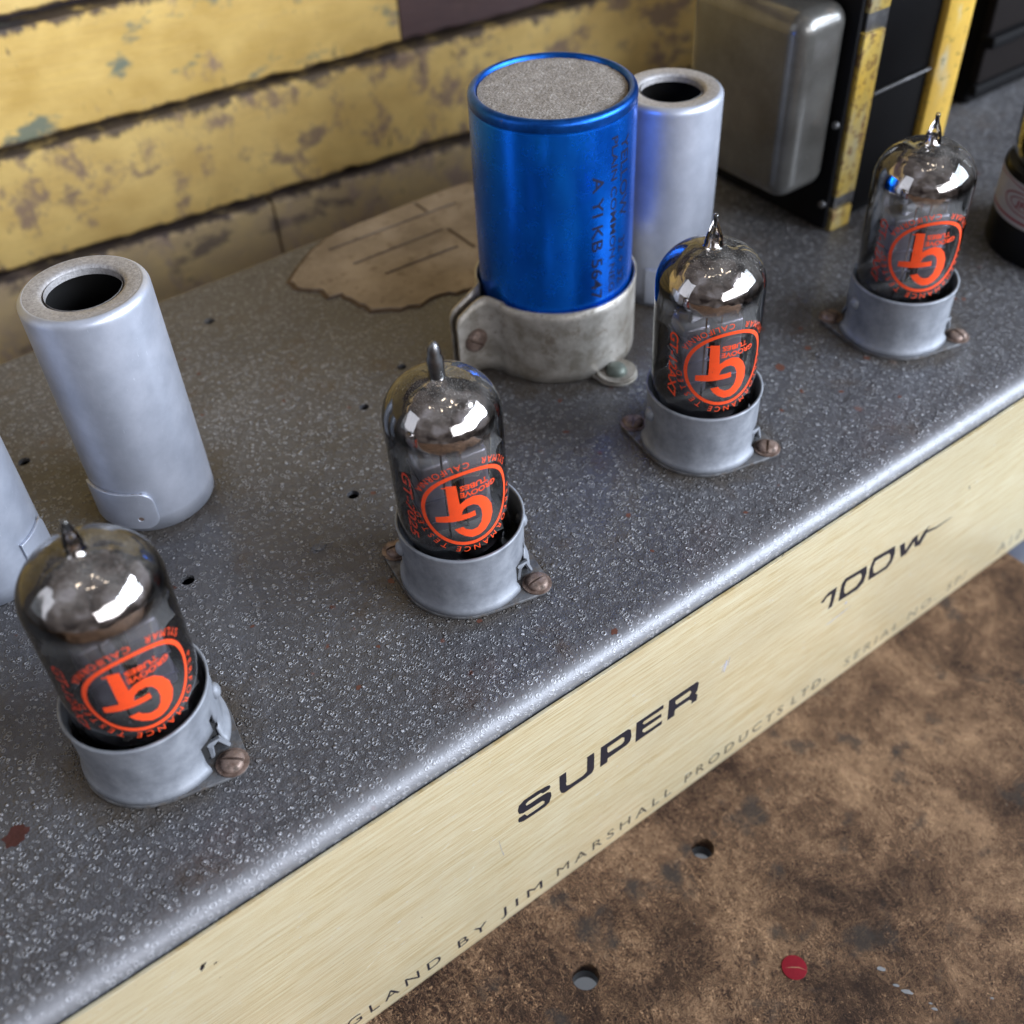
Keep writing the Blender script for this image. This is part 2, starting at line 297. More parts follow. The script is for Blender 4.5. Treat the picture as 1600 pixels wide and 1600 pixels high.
# ---------------------------------------------------------------- geometry helpers
def new(name, bm, mat, parent=None, smooth=35, kind=None):
    me = bpy.data.meshes.new(name); bm.normal_update(); bm.to_mesh(me); bm.free()
    if smooth:
        for p in me.polygons: p.use_smooth = True
        me.set_sharp_from_angle(angle=radians(smooth))
    me.materials.append(M[mat] if isinstance(mat, str) else mat)
    o = bpy.data.objects.new(name, me); COL.objects.link(o)
    if parent is not None: o.parent = parent
    if kind: o['kind'] = kind
    return o
def empty(name, loc, label, cat, rz=0, group=None):
    o = bpy.data.objects.new(name, None); COL.objects.link(o); o.location = loc; o.rotation_euler = (0, 0, rz); o.empty_display_size = .5
    o['label'] = label; o['category'] = cat
    if group: o['group'] = group
    return o
def lathe(prof, n=64, bm=None, c=(0, 0), a0=0, a1=2*pi, Mx=None):
    bm = bm or bmesh.new(); full = abs(a1-a0-2*pi) < 1e-6; cnt = n if full else n+1; rows = []
    for r, z in prof:
        if r < 1e-6: rows.append([bm.verts.new((c[0], c[1], z))]*cnt)
        else: rows.append([bm.verts.new((c[0]+r*cos(a0+(a1-a0)*i/n), c[1]+r*sin(a0+(a1-a0)*i/n), z)) for i in range(cnt)])
    for A, B in zip(rows, rows[1:]):
        for i in range(n):
            j = (i+1) % cnt; q = [A[i], A[j], B[j], B[i]]; u = []
            for v in q:
                if v not in u: u.append(v)
            if len(u) > 2:
                try: bm.faces.new(u)
                except ValueError: pass
    if Mx is not None: bmesh.ops.transform(bm, matrix=Mx, verts=bm.verts)
    return bm
def arc(cx, cz, r, a0, a1, n=6): return [(cx+r*cos(radians(a0+(a1-a0)*i/n)), cz+r*sin(radians(a0+(a1-a0)*i/n))) for i in range(n+1)]
def box(x0, x1, y0, y1, z0, z1, bev=0, seg=2, bm=None):
    b2 = bmesh.new(); bmesh.ops.create_cube(b2, size=1, matrix=Matrix.Translation(((x0+x1)/2, (y0+y1)/2, (z0+z1)/2)) @ Matrix.Diagonal((x1-x0, y1-y0, z1-z0, 1)))
    if bev: bmesh.ops.bevel(b2, geom=b2.edges[:], offset=bev, segments=seg, affect='EDGES', profile=.5)
    if bm is None: return b2
    return merge(bm, b2)
def merge(bm, b2):
    me = bpy.data.meshes.new('tmp'); b2.to_mesh(me); b2.free(); bm.from_mesh(me); bpy.data.meshes.remove(me); return bm
def tube(pts, r, n=8, bm=None):
    bm = bm or bmesh.new(); rows = []; pts = [Vector(p) for p in pts]
    for i, p in enumerate(pts):
        d = (pts[min(i+1, len(pts)-1)]-pts[max(i-1, 0)]).normalized(); a = d.orthogonal().normalized()
        if i and rows: 
            a = (pa - d*pa.dot(d)).normalized()
        pa = a; b = d.cross(a); rr = r[i] if isinstance(r, (list, tuple)) else r
        rows.append([bm.verts.new(p+a*rr*cos(2*pi*k/n)+b*rr*sin(2*pi*k/n)) for k in range(n)])
    for A, B in zip(rows, rows[1:]):
        for k in range(n): bm.faces.new((A[k], A[(k+1) % n], B[(k+1) % n], B[k]))
    bm.faces.new(rows[0][::-1]); bm.faces.new(rows[-1]); return bm
def poly(outlines, h=0.0, bevel=0.0):
    """filled 2D outlines (outer + holes) -> bmesh in XY, thickness h from z=0 up"""
    cu = bpy.data.curves.new('tmp', 'CURVE'); cu.dimensions = '2D'; cu.fill_mode = 'BOTH'; cu.extrude = max(h/2-bevel, 0); cu.bevel_depth = bevel
    for ol in outlines:
        sp = cu.splines.new('POLY'); sp.points.add(len(ol)-1); sp.use_cyclic_u = True
        for q, (x, y) in zip(sp.points, ol): q.co = (x, y, 0, 1)
    o = bpy.data.objects.new('tmp', cu); COL.objects.link(o); dg = bpy.context.evaluated_depsgraph_get(); me = bpy.data.meshes.new_from_object(o.evaluated_get(dg))
    bm = bmesh.new(); bm.from_mesh(me); bpy.data.meshes.remove(me); bpy.data.objects.remove(o); bpy.data.curves.remove(cu)
    bmesh.ops.remove_doubles(bm, verts=bm.verts, dist=1e-5)
    bmesh.ops.translate(bm, vec=(0, 0, h/2), verts=bm.verts); return bm
def text(s, size=1.0, shear=0.0, bold=0.0, space=1.0, width=None):
    """text -> flat bmesh in XY, baseline at 0, starting at x=0, capital height = size"""
    cu = bpy.data.curves.new('tmp', 'FONT'); cu.body = s; cu.size = size/0.729; cu.shear = shear; cu.offset = bold; cu.space_character = space; cu.resolution_u = 4; cu.fill_mode = 'FRONT'
    o = bpy.data.objects.new('tmp', cu); COL.objects.link(o); dg = bpy.context.evaluated_depsgraph_get(); me = bpy.data.meshes.new_from_object(o.evaluated_get(dg))
    bm = bmesh.new(); bm.from_mesh(me); bpy.data.meshes.remove(me); bpy.data.objects.remove(o); bpy.data.curves.remove(cu)
    if bm.verts:
        x0 = min(v.co.x for v in bm.verts); x1 = max(v.co.x for v in bm.verts); k = 1 if width is None else width/(x1-x0)
        for v in bm.verts: v.co.x = (v.co.x-x0)*k
    return bm
def ext(bm): return max([v.co.x for v in bm.verts] or [0])
def xf(bm, M4): bmesh.ops.transform(bm, matrix=M4, verts=bm.verts); return bm
def wrap(bm, r, a, z, thick=0.004):
    """flat XY sheet -> bent on a vertical cylinder; x = arc length, y = height; centred on azimuth a, height z"""
    xs = [v.co.x for v in bm.verts]
    x = math.floor(min(xs)/.05)*.05
    while x < max(xs):
        bmesh.ops.bisect_plane(bm, geom=bm.verts[:]+bm.edges[:]+bm.faces[:], plane_co=(x, 0, 0), plane_no=(1, 0, 0)); x += .05*max(1, r)
    for v in bm.verts:
        t = a+v.co.x/r; rr = r+thick+v.co.z; v.co = (rr*cos(t), rr*sin(t), z+v.co.y)
    return bm
def circ(cx, cy, r, n=32): return [(cx+r*cos(2*pi*i/n), cy+r*sin(2*pi*i/n)) for i in range(n)]
def T(x=0, y=0, z=0): return Matrix.Translation((x, y, z))
def RZ(a): return Matrix.Rotation(a, 4, 'Z')
def screw_head(bm, loc, r, slot_angle, h=None, n=20, tiltM=None):
    """dome head with a real cut slot, built as two half domes"""
    h = h or r*.55; b2 = bmesh.new(); w = r*.13
    for sgn in (1, -1):
        rows = []; prof = [(1, 0), (1, .3), (.93, .6), (.75, .85), (.45, .97), (0.0, 1.0)]
        for pr, pz in prof:
            row = []
            for i in range(n+1):
                t = -pi/2+pi*i/n; x = r*pr*cos(t); y = r*pr*sin(t)
                row.append(b2.verts.new((sgn*(x+w) if True else 0, sgn*y, h*pz)))
            rows.append(row)
        for A, B in zip(rows, rows[1:]):
            for i in range(n): b2.faces.new((A[i], A[i+1], B[i+1], B[i]))
        # inner slot wall
        wall = [rw[0] for rw in rows]+[rw[-1] for rw in rows[::-1]][1:]
        b2.faces.new(wall)
    b2f = box(-w*1.05, w*1.05, -r*.95, r*.95, 0, h*.45); merge(b2, b2f)
    bmesh.ops.remove_doubles(b2, verts=b2.verts, dist=1e-5); bmesh.ops.recalc_face_normals(b2, faces=b2.faces)
    xf(b2, T(*loc) @ (tiltM or Matrix.Identity(4)) @ RZ(slot_angle)); return merge(bm, b2)

# ================================================================ SETTING
# work table: fibre board with drilled holes
TZ = -7.40
holes_t = [(7.22, -2.1, .315), (11.33, -1.45, .285)]
bm = poly([[(-60, -45), (24.9, -45), (24.9, 25.6), (-60, 28.9)]]+[circ(*h) for h in holes_t], .42, .02); xf(bm, T(0, 0, TZ-.42))
o = new('work_table', bm, 'table', None, 30, 'structure')
bm = poly([[(-200, -220), (260, -220), (260, 200), (-200, 200)]]); xf(bm, T(0, 0, -46)); new('floor', bm, 'floor', None, 0, 'structure')
for hx, hy, hr in holes_t:
    bm = lathe([(hr-.004, TZ-.03), (hr-.004, TZ-.80)], 40, None, (hx, hy)); bmesh.ops.reverse_faces(bm, faces=bm.faces); new('hole_wall', bm, m_flat('dark_hole_wall', (.02, .02, .024), .25), o, 60)
rail = empty('table_rail', (25.3, 0, TZ-.6), 'blue-grey steel rail along the right edge of the brown work table', 'rail')
bm = box(-.33, .9, -40, 25.0, -.55, .12, .06); new('rail_top', bm, m_flat('blue_grey_paint', (.12, .13, .17), .45), rail)
bm = box(-.2, .4, -40, 25.0, -2.2, -.56, .03); new('rail_web', bm, 'black', rail)

# plank wall behind, yaw -6 degrees
YEL = ((.64, .41, .09), (.84, .58, .17)); bare = (.30, .20, .15); teal = (.07, .16, .15)
wm = [m_board('yellow_board_paint', *YEL, bare, teal, 1.0, .50), m_board('yellow_board_paint_b', (.64, .42, .12), (.86, .61, .20), (.27, .18, .13), (.22, .15, .11), 4.3, .42),
      m_board('purple_brown_board', (.055, .028, .034), (.085, .045, .045), (.11, .07, .06), (.06, .03, .03), 8.1, .6), m_board('faded_ochre_board', (.50, .37, .22), (.72, .54, .25), (.42, .31, .25), (.11, .09, .08), 6.6, .42)]
wall = bpy.data.objects.new('plank_wall', None); COL.objects.link(wall); wall.location = (12, 26, 0); wall.rotation_euler = (0, 0, radians(-6)); wall['kind'] = 'structure'
def board(x0, x1, z0, z1, mi, seed):
    r = random.Random(seed); n = max(8, int((x1-x0)/.45)); g = .17; bm = bmesh.new(); d = 1.1; yy = r.uniform(-.05, .06)
    top = []; bot = []
    for i in range(n+1):
        x = x0+.05+(x1-x0-.1)*i/n; e = .05*noise.noise((x*1.1, seed, 0))+.04*noise.noise((x*3.3, seed, 3)); f = .12*noise.noise((x*.9, seed, 9))+.10*noise.noise((x*3.1, seed, 5))
        wv = .05*noise.noise((x*.3, seed, 7))
        top.append((x, z1-g+e, yy+wv)); bot.append((x, z0+g+f, yy+wv))
    c = .12
    rows = []
    for prof in ((0, 0, d), (0, 0, c), (c, c, 0)):   # back, edge, face
        i0, i1, dep = prof
        rows.append(([bm.verts.new((x, y-0+dep, z-i0)) for x, z, y in top], [bm.verts.new((x, y+dep, z+i0)) for x, z, y in bot]))
    for (ta, ba), (tb, bb) in zip(rows, rows[1:]):
        for i in range(n): bm.faces.new((ta[i], ta[i+1], tb[i+1], tb[i])); bm.faces.new((bb[i], bb[i+1], ba[i+1], ba[i]))
        bm.faces.new((ta[0], tb[0], bb[0], ba[0])); bm.faces.new((tb[-1], ta[-1], ba[-1], bb[-1]))
    ta, ba = rows[-1]
    for i in range(n): bm.faces.new((ta[i], ta[i+1], ba[i+1], ba[i]))
    bmesh.ops.recalc_face_normals(bm, faces=bm.faces)
    return new('plank', bm, wm[mi], wall, 40)
rowsz = [(-23.2, -19.15), (-19.15, -15.1), (-15.1, -11.05), (-11.05, -7.0), (-7.0, -2.98), (-2.98, 1.08), (1.08, 4.78), (4.78, 8.8), (8.8, 12.9), (12.9, 17.0), (17, 21.1), (21.1, 25.2), (25.2, 29.3), (29.3, 33.4)]
joints = {4: [-30, 3, 34], 5: [-14, 27], 6: [-21, 8.95, 30], 7: [-5, 21], 8: [-18, 14], 9: [-8, 26], 10: [1], 11: [-20, 18], 12: [7], 13: [-12, 22], 3: [10], 2: [-9], 1: [16], 0: [0]}
for k, (z0, z1) in enumerate(rowsz):
    xs = [-44]+joints[k]+[46]
    for j, (a, b) in enumerate(zip(xs, xs[1:])):
        mi = {(6, 2): 2, (4, 0): 3, (4, 1): 3, (4, 2): 3, (3, 0): 3, (3, 1): 3}.get((k, j), (0 if k in (6, 9, 12) else 1) if k != 7 else 1)
        if k > 8 and (k+j) % 4 == 0: mi = 2
        board(a, b, z0, z1, mi, k*17.3+j*5.1)
bm = box(-44, 46, 1.0, 2.2, -46, 33.5); new('wall_backing', bm, m_flat('dark_wall_gap', (.03, .022, .028), .8), wall)

# ================================================================ AMPLIFIER CHASSIS
XL, XR, YB, ZB = -14.0, 44.0, 17.25, -7.32
ch = empty('amplifier_chassis', (XL, 0, ZB), 'hammered grey metal amplifier chassis with brushed gold front plate lettered SUPER 100W', 'amplifier')
def loc(bm): return xf(bm, T(-XL, 0, -ZB))
chassis_holes = [(3.91, 6.88, .145), (7.91, 6.92, .135), (9.7, 9.43, .12), (11.28, 10.21, .12), (8.36, 15.27, .14), (2.46, 12.79, .14), (18.2, 14.6, .12)]
R0 = .34
bm = poly([[(XL, R0), (XR, R0), (XR, YB-.3), (XL, YB-.3)]]+[circ(x, y, r, 20) for x, y, r in chassis_holes])
me_ = bm
# hole walls
for x, y, r in chassis_holes:
    lathe([(r, 0), (r, -.12)], 20, bm, (x, y))
# front and back bends
def bend(bm, prof):
    n = 1; rows = [[bm.verts.new((x, y, z)) for x in (XL, XR)] for y, z in prof]
    for A, B in zip(rows, rows[1:]): bm.faces.new((A[0], A[1], B[1], B[0]))
bend(bm, [(R0-R0*sin(radians(a)), R0*cos(radians(a))-R0) for a in range(0, 91, 9)]+[(0, ZB+.25), (.12, ZB), (1.2, ZB)])
bend(bm, [(YB-.3+.3*sin(radians(a)), .3*cos(radians(a))-.3) for a in range(0, 91, 15)]+[(YB, ZB)])
bmesh.ops.remove_doubles(bm, verts=bm.verts, dist=1e-4)
bmesh.ops.recalc_face_normals(bm, faces=bm.faces)
if sum(f.normal.z*f.calc_area() for f in bm.faces) < 0: bmesh.ops.reverse_faces(bm, faces=bm.faces)
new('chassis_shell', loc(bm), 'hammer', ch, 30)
bm = box(XL+.2, XR-.2, .3, YB-.2, -6.9, -2.2); new('chassis_interior', loc(bm), 'matt', ch, 0)
# gold front plate, top edge slightly wavy so the dark gap reads
PT, PB = -.325, -7.30; bm = bmesh.new(); n = 120; rows = []
prof = [(-.055, PT-1.2), (-.055, PT), (-.118, PT), (-.125, PT-.012), (-.125, PB+.22), (-.11, PB+.09), (-.06, PB+.015), (0.0, PB)]
for i in range(n+1):
    x = XL+(XR-XL)*i/n; w = .018*noise.noise((x*.8, 2, 2))+.008*noise.noise((x*3, 1, 4))
    rows.append([bm.verts.new((x, y, z+(w if z > -2 else 0))) for y, z in prof])
for A, B in zip(rows, rows[1:]):
    for k in range(len(prof)-1): bm.faces.new((A[k], A[k+1], B[k+1], B[k]))
bmesh.ops.recalc_face_normals(bm, faces=bm.faces)
plate = new('front_plate', loc(bm), 'gold', ch, 40)
def on_plate(bm, x0, z0, d=.1285):   # flat XY -> plate plane
    for v in bm.verts: v.co = (x0+v.co.x, -d-v.co.z, z0+v.co.y)
    return bm
def letters(name, outs, mat='ink', y=.1285):
    for ol in outs: new(name, loc(on_plate(poly(ol, 0), 0, 0, y)), mat, plate, 0)
Sx = [(7.825, -2.828), (7.535, -2.775), (7.229, -2.775), (7.098, -2.85), (7.063, -3.012), (7.09, -3.156), (7.189, -3.224), (7.431, -3.241), (7.674, -3.258), (7.735, -3.336), (7.722, -3.403), (7.564, -3.423), (7.28, -3.415), (7.221, -3.30), (7.084, -3.30), (7.057, -3.348), (7.066, -3.459), (7.176, -3.529), (7.453, -3.55), (7.736, -3.55), (7.851, -3.493), (7.913, -3.293), (7.895, -3.145), (7.819, -3.078), (7.611, -3.047), (7.386, -3.048), (7.277, -3.028), (7.263, -2.952), (7.34, -2.913), (7.648, -2.931), (7.70, -3.0), (7.856, -3.0), (7.892, -2.95), (7.88, -2.879)]
U_ = [(8.123, -2.794), (8.299, -2.794), (8.306, -3.169), (8.287, -3.208), (8.304, -3.308), (8.383, -3.366), (8.746, -3.372), (8.848, -3.316), (8.852, -2.836), (8.841, -2.785), (9.032, -2.785), (9.042, -2.941), (9.04, -3.4), (8.986, -3.503), (8.82, -3.533), (8.238, -3.53), (8.167, -3.461), (8.126, -3.3)]
P_ = [(9.214, -2.775), (9.954, -2.786), (10.032, -2.867), (10.063, -3.136), (10.033, -3.291), (9.94, -3.358), (9.412, -3.365), (9.407, -3.50), (9.208, -3.50)]
Ph = [(9.394, -2.945), (9.791, -2.937), (9.86, -3.0), (9.864, -3.139), (9.8, -3.187), (9.424, -3.165), (9.396, -3.09)]
E_ = [(10.185, -2.767), (10.944, -2.775), (10.955, -2.913), (10.395, -2.905), (10.365, -2.952), (10.42, -3.03), (10.906, -3.063), (10.915, -3.186), (10.39, -3.181), (10.375, -3.258), (10.438, -3.345), (10.634, -3.366), (10.946, -3.36), (10.946, -3.49), (10.193, -3.49)]
R_ = [(11.107, -2.768), (11.93, -2.78), (11.98, -2.87), (11.966, -3.13), (11.914, -3.209), (11.983, -3.293), (11.986, -3.396), (11.98, -3.504), (11.819, -3.50), (11.821, -3.381), (11.738, -3.289), (11.335, -3.283), (11.312, -3.335), (11.316, -3.50), (11.112, -3.50)]
Rh = [(11.309, -2.942), (11.724, -2.936), (11.779, -3.03), (11.723, -3.132), (11.36, -3.124), (11.306, -3.048)]
letters('printed_letter', [[Sx], [U_], [P_, Ph], [E_], [R_, Rh]])
one = [(15.845, -3.031), (16.062, -2.826), (16.37, -2.823), (16.376, -3.198), (16.36, -3.52), (16.212, -3.52), (16.241, -3.28), (16.221, -2.961), (16.055, -2.969), (15.961, -3.093)]
za = [(16.62, -2.72), (17.395, -2.80), (17.471, -3.1), (17.441, -3.43), (17.245, -3.555), (16.577, -3.50), (16.542, -3.081), (16.537, -2.845)]; zah = [(16.706, -2.877), (17.205, -2.928), (17.285, -3.067), (17.301, -3.206), (17.188, -3.372), (16.811, -3.387), (16.735, -3.303), (16.676, -3.069)]
zb = [(17.606, -2.68), (18.404, -2.78), (18.488, -3.1), (18.464, -3.398), (18.323, -3.53), (17.626, -3.48), (17.554, -3.04)]; zbh = [(17.716, -2.854), (18.214, -2.914), (18.312, -3.041), (18.348, -3.235), (18.244, -3.39), (17.873, -3.377), (17.766, -3.303), (17.684, -3.043)]
ww = [(18.615, -2.912), (18.803, -2.921), (18.922, -3.296), (19.137, -2.991), (19.298, -2.959), (19.401, -3.309), (19.556, -3.027), (19.741, -2.905), (19.683, -3.066), (20.069, -3.183), (20.7, -3.215), (20.7, -3.235), (20.078, -3.254), (19.696, -3.172), (19.554, -3.495), (19.328, -3.434), (19.239, -3.162), (19.023, -3.469), (18.818, -3.463)]
letters('printed_letter', [[one], [za, zah], [zb, zbh], [ww]])
def word(s, x0, x1, zb_, capsz, mat='ink'):
    b = text(s, capsz, 0, 0.0, 1.45); k = (x1-x0)/ext(b)
    for v in b.verts: v.co.x *= k
    return new('printed_word', loc(on_plate(b, x0, zb_)), mat, plate, 0)
word('MADE IN', -1.6, .95, -6.86, .36); word('ENGLAND', 1.55, 4.82, -6.86, .36); word('BY', 5.27, 6.05, -6.86, .36); word('JIM', 6.42, 7.58, -6.86, .36)
word('MARSHALL', 8.0, 11.5, -6.86, .36, 'faint'); word('PRODUCTS', 11.93, 15.3, -6.86, .36, 'faint'); word('LTD.', 15.62, 16.9, -6.86, .36, 'faint')
word('SERIAL', 17.6, 19.75, -6.86, .34, 'inkpale'); word('NO.', 20.15, 21.35, -6.86, .34, 'inkpale'); word('SP/', 21.8, 22.6, -6.84, .34, 'inkpale'); word('A', 24.0, 24.4, -6.8, .4, 'inkpale'); word('10', 24.6, 25.1, -6.8, .4, 'inkpale')
# scuffs on the plate (shapes on the surface)
def scuff(pts, mat):
    return [p for p in pts]
def blob(x, z, rx, rz, rot, seed, n=14):
    r = random.Random(seed); out = []
    for i in range(n):
        t = 2*pi*i/n; k = r.uniform(.7, 1.15); a, b = rx*k*cos(t), rz*k*sin(t); out.append((x+a*cos(rot)-b*sin(rot), z+a*sin(rot)+b*cos(rot)))
    return out
def plate_marks(name, blobs, mat):
    bm = bmesh.new()
    for b in blobs: merge(bm, on_plate(poly([blob(*b)]), 0, 0, .1275))
    o = new(name, loc(bm), mat, plate, 0); return o
def upl(px, py):  # plate point seen at photo pixel
    f = 1701.7; Mc = cam.rotation_euler.to_matrix(); d = Mc @ Vector(((px-800)/f, -(py-800)/f, -1)); t = (-.13-cam.location.y)/d.y; p = cam.location+d*t; return p.x, p.z
sx, sz = upl(316, 1512); sx2, sz2 = upl(337, 1505)
plate_marks('black_scuff', [(sx, sz, .11, .04, 1.2, 3), (sx+.05, sz+.05, .07, .03, .6, 4), (sx2, sz2, .04, .02, .3, 5)], 'ink')
px_, pz_ = upl(1134, 1040)
plate_marks('pencil_mark', [(px_, pz_, .03, .24, -.12, 6), (px_+.09, pz_+.06, .012, .2, -.1, 7), (px_-.07, pz_-.02, .01, .2, -.15, 8)], 'pencil')
a_ = upl(1322, 942); b_ = upl(1310, 962)
plate_marks('pencil_mark', [(a_[0], a_[1], .05, .05, 0, 9), (b_[0], b_[1], .5, .018, .12, 10)], 'pencil')
s1 = upl(783, 1325)
plate_marks('scratch', [(s1[0], s1[1], .008, .38, .1, 11), (s1[0]+.05, s1[1]-.3, .012, .1, .1, 12)], 'white_edge')
c1 = upl(1223, 868); plate_marks('black_scuff', [(c1[0], c1[1], .05, .018, .4, 13)], 'ink')
c1 = upl(1515, 762); plate_marks('black_scuff', [(c1[0], c1[1], .02, .1, .4, 14)], 'inkpale')
rr_ = random.Random(5); bm = bmesh.new()
for k in range(150):
    bx, bz = rr_.uniform(-1.5, 9.5), rr_.uniform(-6.4, -1.2)
    if (7 < bx and -3.7 < bz < -2.6): continue
    L_ = rr_.uniform(.008, .035) if k % 12 else rr_.uniform(.08, .25)
    merge(bm, on_plate(poly([blob(bx, bz, L_, .006, rr_.gauss(0, .12) if k % 12 else rr_.uniform(-.6, .6), k, 6)]), 0, 0, .1272))
new('fine_scratches', loc(bm), m_flat('pale_fine_scratch', (.85, .80, .68), .4), plate, 0, 'stuff')
# glue residue with ruled grooves near the back edge
rim = []
pts = [(11.0, 15.55), (11.15, 15.0), (11.35, 14.75), (11.5, 14.2), (11.75, 14.0), (11.85, 13.4), (12.05, 12.9), (12.5, 12.45), (13.2, 12.25), (13.9, 12.3), (14.6, 11.9), (15.5, 11.7), (16.4, 11.8), (17.3, 12.4), (18.0, 13.2), (18.3, 14.2), (18.4, 15.4), (18.35, 16.3), (18.0, 16.95), (15, 17.0), (13.2, 16.95), (12.5, 16.7), (11.9, 16.3), (11.5, 16.0)]
fine = []
for i in range(len(pts)):
    a, b = Vector(pts[i]), Vector(pts[(i+1) % len(pts)])
    for k in range(4):
        p = a.lerp(b, k/4); nn = noise.noise((p.x*3, p.y*3, 1))*.14+noise.noise((p.x*8, p.y*8, 1))*.06; fine.append((p.x+nn, min(17.0, p.y+nn)))
cen = Vector((15, 14.6)); outer = [tuple(cen+(Vector(p)-cen)*1.035) for p in fine]; outer = [(x, min(y, 17.0)) for x, y in outer]
bm = poly([outer], .02); xf(bm, T(0, 0, .004)); patch = new('glue_residue', loc(bm), 'patchedge', ch, 0)
def slot(x0, y0, x1, y1, w=.055):
    a, b = Vector((x0, y0)), Vector((x1, y1)); d = (b-a).normalized(); nn = Vector((-d.y, d.x))*w; out = []
    for p, q in ((a, 1), (b, -1)):
        out += [tuple(p+nn*q), tuple(p-nn*q)] if q == 1 else [tuple(p+nn*q), tuple(p-nn*q)]
    return [tuple(a+nn), tuple(a-nn), tuple(b-nn), tuple(b+nn)]
slots = [slot(12.61, 16.25, 17.0, 16.1), slot(12.78, 15.12, 15.78, 15.05), slot(13.21, 14.08, 15.6, 13.98), slot(16.0, 16.9, 16.02, 16.22), slot(15.92, 14.98, 15.94, 13.6)]
bm = poly([fine]+slots, .05); xf(bm, T(0, 0, .012)); new('residue_sheet', loc(bm), 'patch', patch, 30)
# rivet studs and the paint flake
for x, y, r in [(6.53, 6.04, .17), (19.6, 3.9, .12)]: new('rivet', loc(lathe([(r, 0), (r*.95, .03), (r*.5, .05), (0, .055)], 16, None, (x, y))), 'hammer', ch)
bm = poly([blob(-.89, 3.27, .24, .2, .3, 3, 18)]); xf(bm, T(0, 0, .004)); new('rust_spot', loc(bm), m_flat('bare_red_rust', (.06, .018, .016), .55, .2, .5, 6, .03, 9), ch, 0)
bmr = bmesh.new()
for k, (qx, qy, r1) in enumerate([(17.9, 4.5, .12), (18.5, 4.2, .16), (18.3, 5.1, .09), (19.6, 4.3, .1), (18.2, 3.2, .08), (20.4, 3.1, .1), (19.3, 5.6, .1), (12.2, 2.6, .08), (7.2, 4.2, .09), (8.0, 2.2, .07), (5.3, 2.3, .07), (23.4, 5.4, .1), (14.2, 1.1, .06), (9.9, .35, .09), (17.3, 3.0, .06), (18.9, 2.6, .07), (20.1, 5.0, .08), (22.9, 4.6, .07), (12.9, 5.6, .08), (13.5, 6.6, .07), (16.9, 6.1, .06), (6.1, 2.9, .05), (4.4, 4.9, .05), (10.6, 4.6, .06), (11.9, 1.5, .05), (19.8, 1.6, .06), (24.3, 3.2, .08), (25.1, 4.1, .1)]):
    if qy > R0: merge(bmr, xf(poly([blob(qx, qy, r1, r1*.7, k, k+40, 16)]), T(0, 0, .003)))
new('rust_fleck', loc(bmr), m_flat('rust_fleck', (.12, .045, .03), .6, .1, .5, 9, .02, 9), ch, 0, 'stuff')

# ================================================================ VALVE SOCKETS
ROWY = 3.506; TX = [1.81, 8.58, 15.12, 21.83]; SD = Vector((.56, -.83)).normalized()
def make_socket(i, x, label):
    s = empty('valve_socket', (x, ROWY, 0), label, 'valve socket', 0, 'skirted valve sockets along the front of the chassis')
    ang = math.atan2(SD.y, SD.x)
    # flange: rounded lozenge hull
    import mathutils.geometry as mg
    P = [Vector(q) for q in circ(0, 0, 1.335, 40)]+[Vector((SD.x*1.55*k+q[0], SD.y*1.55*k+q[1])) for k in (1, -1) for q in circ(0, 0, .27, 16)]
    hull = [tuple(P[j]) for j in mg.convex_hull_2d(P)]
    bm = poly([hull], .07, .015); xf(bm, T(0, 0, .003)); new('flange', bm, 'flange', s)
    # skirt wall: grid with bayonet notches cut near the screws
    n = 96; zs = [.07, .17, .22, .28, .55, .7, .85, 1.0, 1.2, 1.4, 1.52, 1.58]; rs = [1.33, 1.325, 1.30, 1.25, 1.245, 1.24, 1.24, 1.24, 1.24, 1.245, 1.265, 1.275]
    bm = bmesh.new(); rows = [[bm.verts.new(((r+.008*sin(3*2*pi*k/n+i))*cos(2*pi*k/n), (r+.008*sin(3*2*pi*k/n+i))*sin(2*pi*k/n), z)) for k in range(n)] for r, z in zip(rs, zs)]
    for a in range(len(rows)-1):
        for k in range(n):
            t = 2*pi*(k+.5)/n
            cut = False
            for base in (ang, ang+pi):
                da = degrees_diff(t, base)
                if -13 < da < 15 and zs[a] < .64: cut = True
                if 8 < da < 20 and .5 < zs[a] < .95 and (zs[a]-.5) < (20-da)*.05: cut = True
            if not cut: bm.faces.new((rows[a][k], rows[a][(k+1) % n], rows[a+1][(k+1) % n], rows[a+1][k]))
    sk = new('skirt', bm, 'zinc', s, 40); md = sk.modifiers.new('thickness', 'SOLIDIFY'); md.thickness = .055; md.offset = -1
    # bayonet nibs pressed outward
    for base in (ang+.62, ang+.62+pi):
        b2 = bmesh.new(); bmesh.ops.create_uvsphere(b2, u_segments=14, v_segments=8, radius=1); xf(b2, T(1.235*cos(base), 1.235*sin(base), 1.05) @ RZ(base) @ Matrix.Diagonal((.12, .15, .17, 1))); new('bayonet_nib', b2, 'zinc', s)
    bm = lathe([(1.17, .2), (1.17, .75), (.5, .8), (.2, .7), (0, .7)], 48); new('insulator', bm, 'matt', s)
    # bent contact tab seen in the notch
    bm = tube([(SD.x*1.15, SD.y*1.15, .1), (SD.x*1.18, SD.y*1.18, .45), (SD.x*1.3+.1, SD.y*1.3+.12, .5), (SD.x*1.36+.22, SD.y*1.36+.2, .12)], [.05, .07, .06, .04], 6); new('tab', bm, 'zinc', s)
    for k, sa in ((1, .9+i*.7), (-1, .3+i)):
        bm = lathe([(.30, .07), (.30, .10), (.1, .11)], 20, None, (SD.x*1.55*k, SD.y*1.55*k)); w = new('washer', bm, 'screw', s)
        bm = bmesh.new(); screw_head(bm, (SD.x*1.55*k, SD.y*1.55*k, .1), .215, sa); new('screw', bm, 'screw', s, 50)
    return s
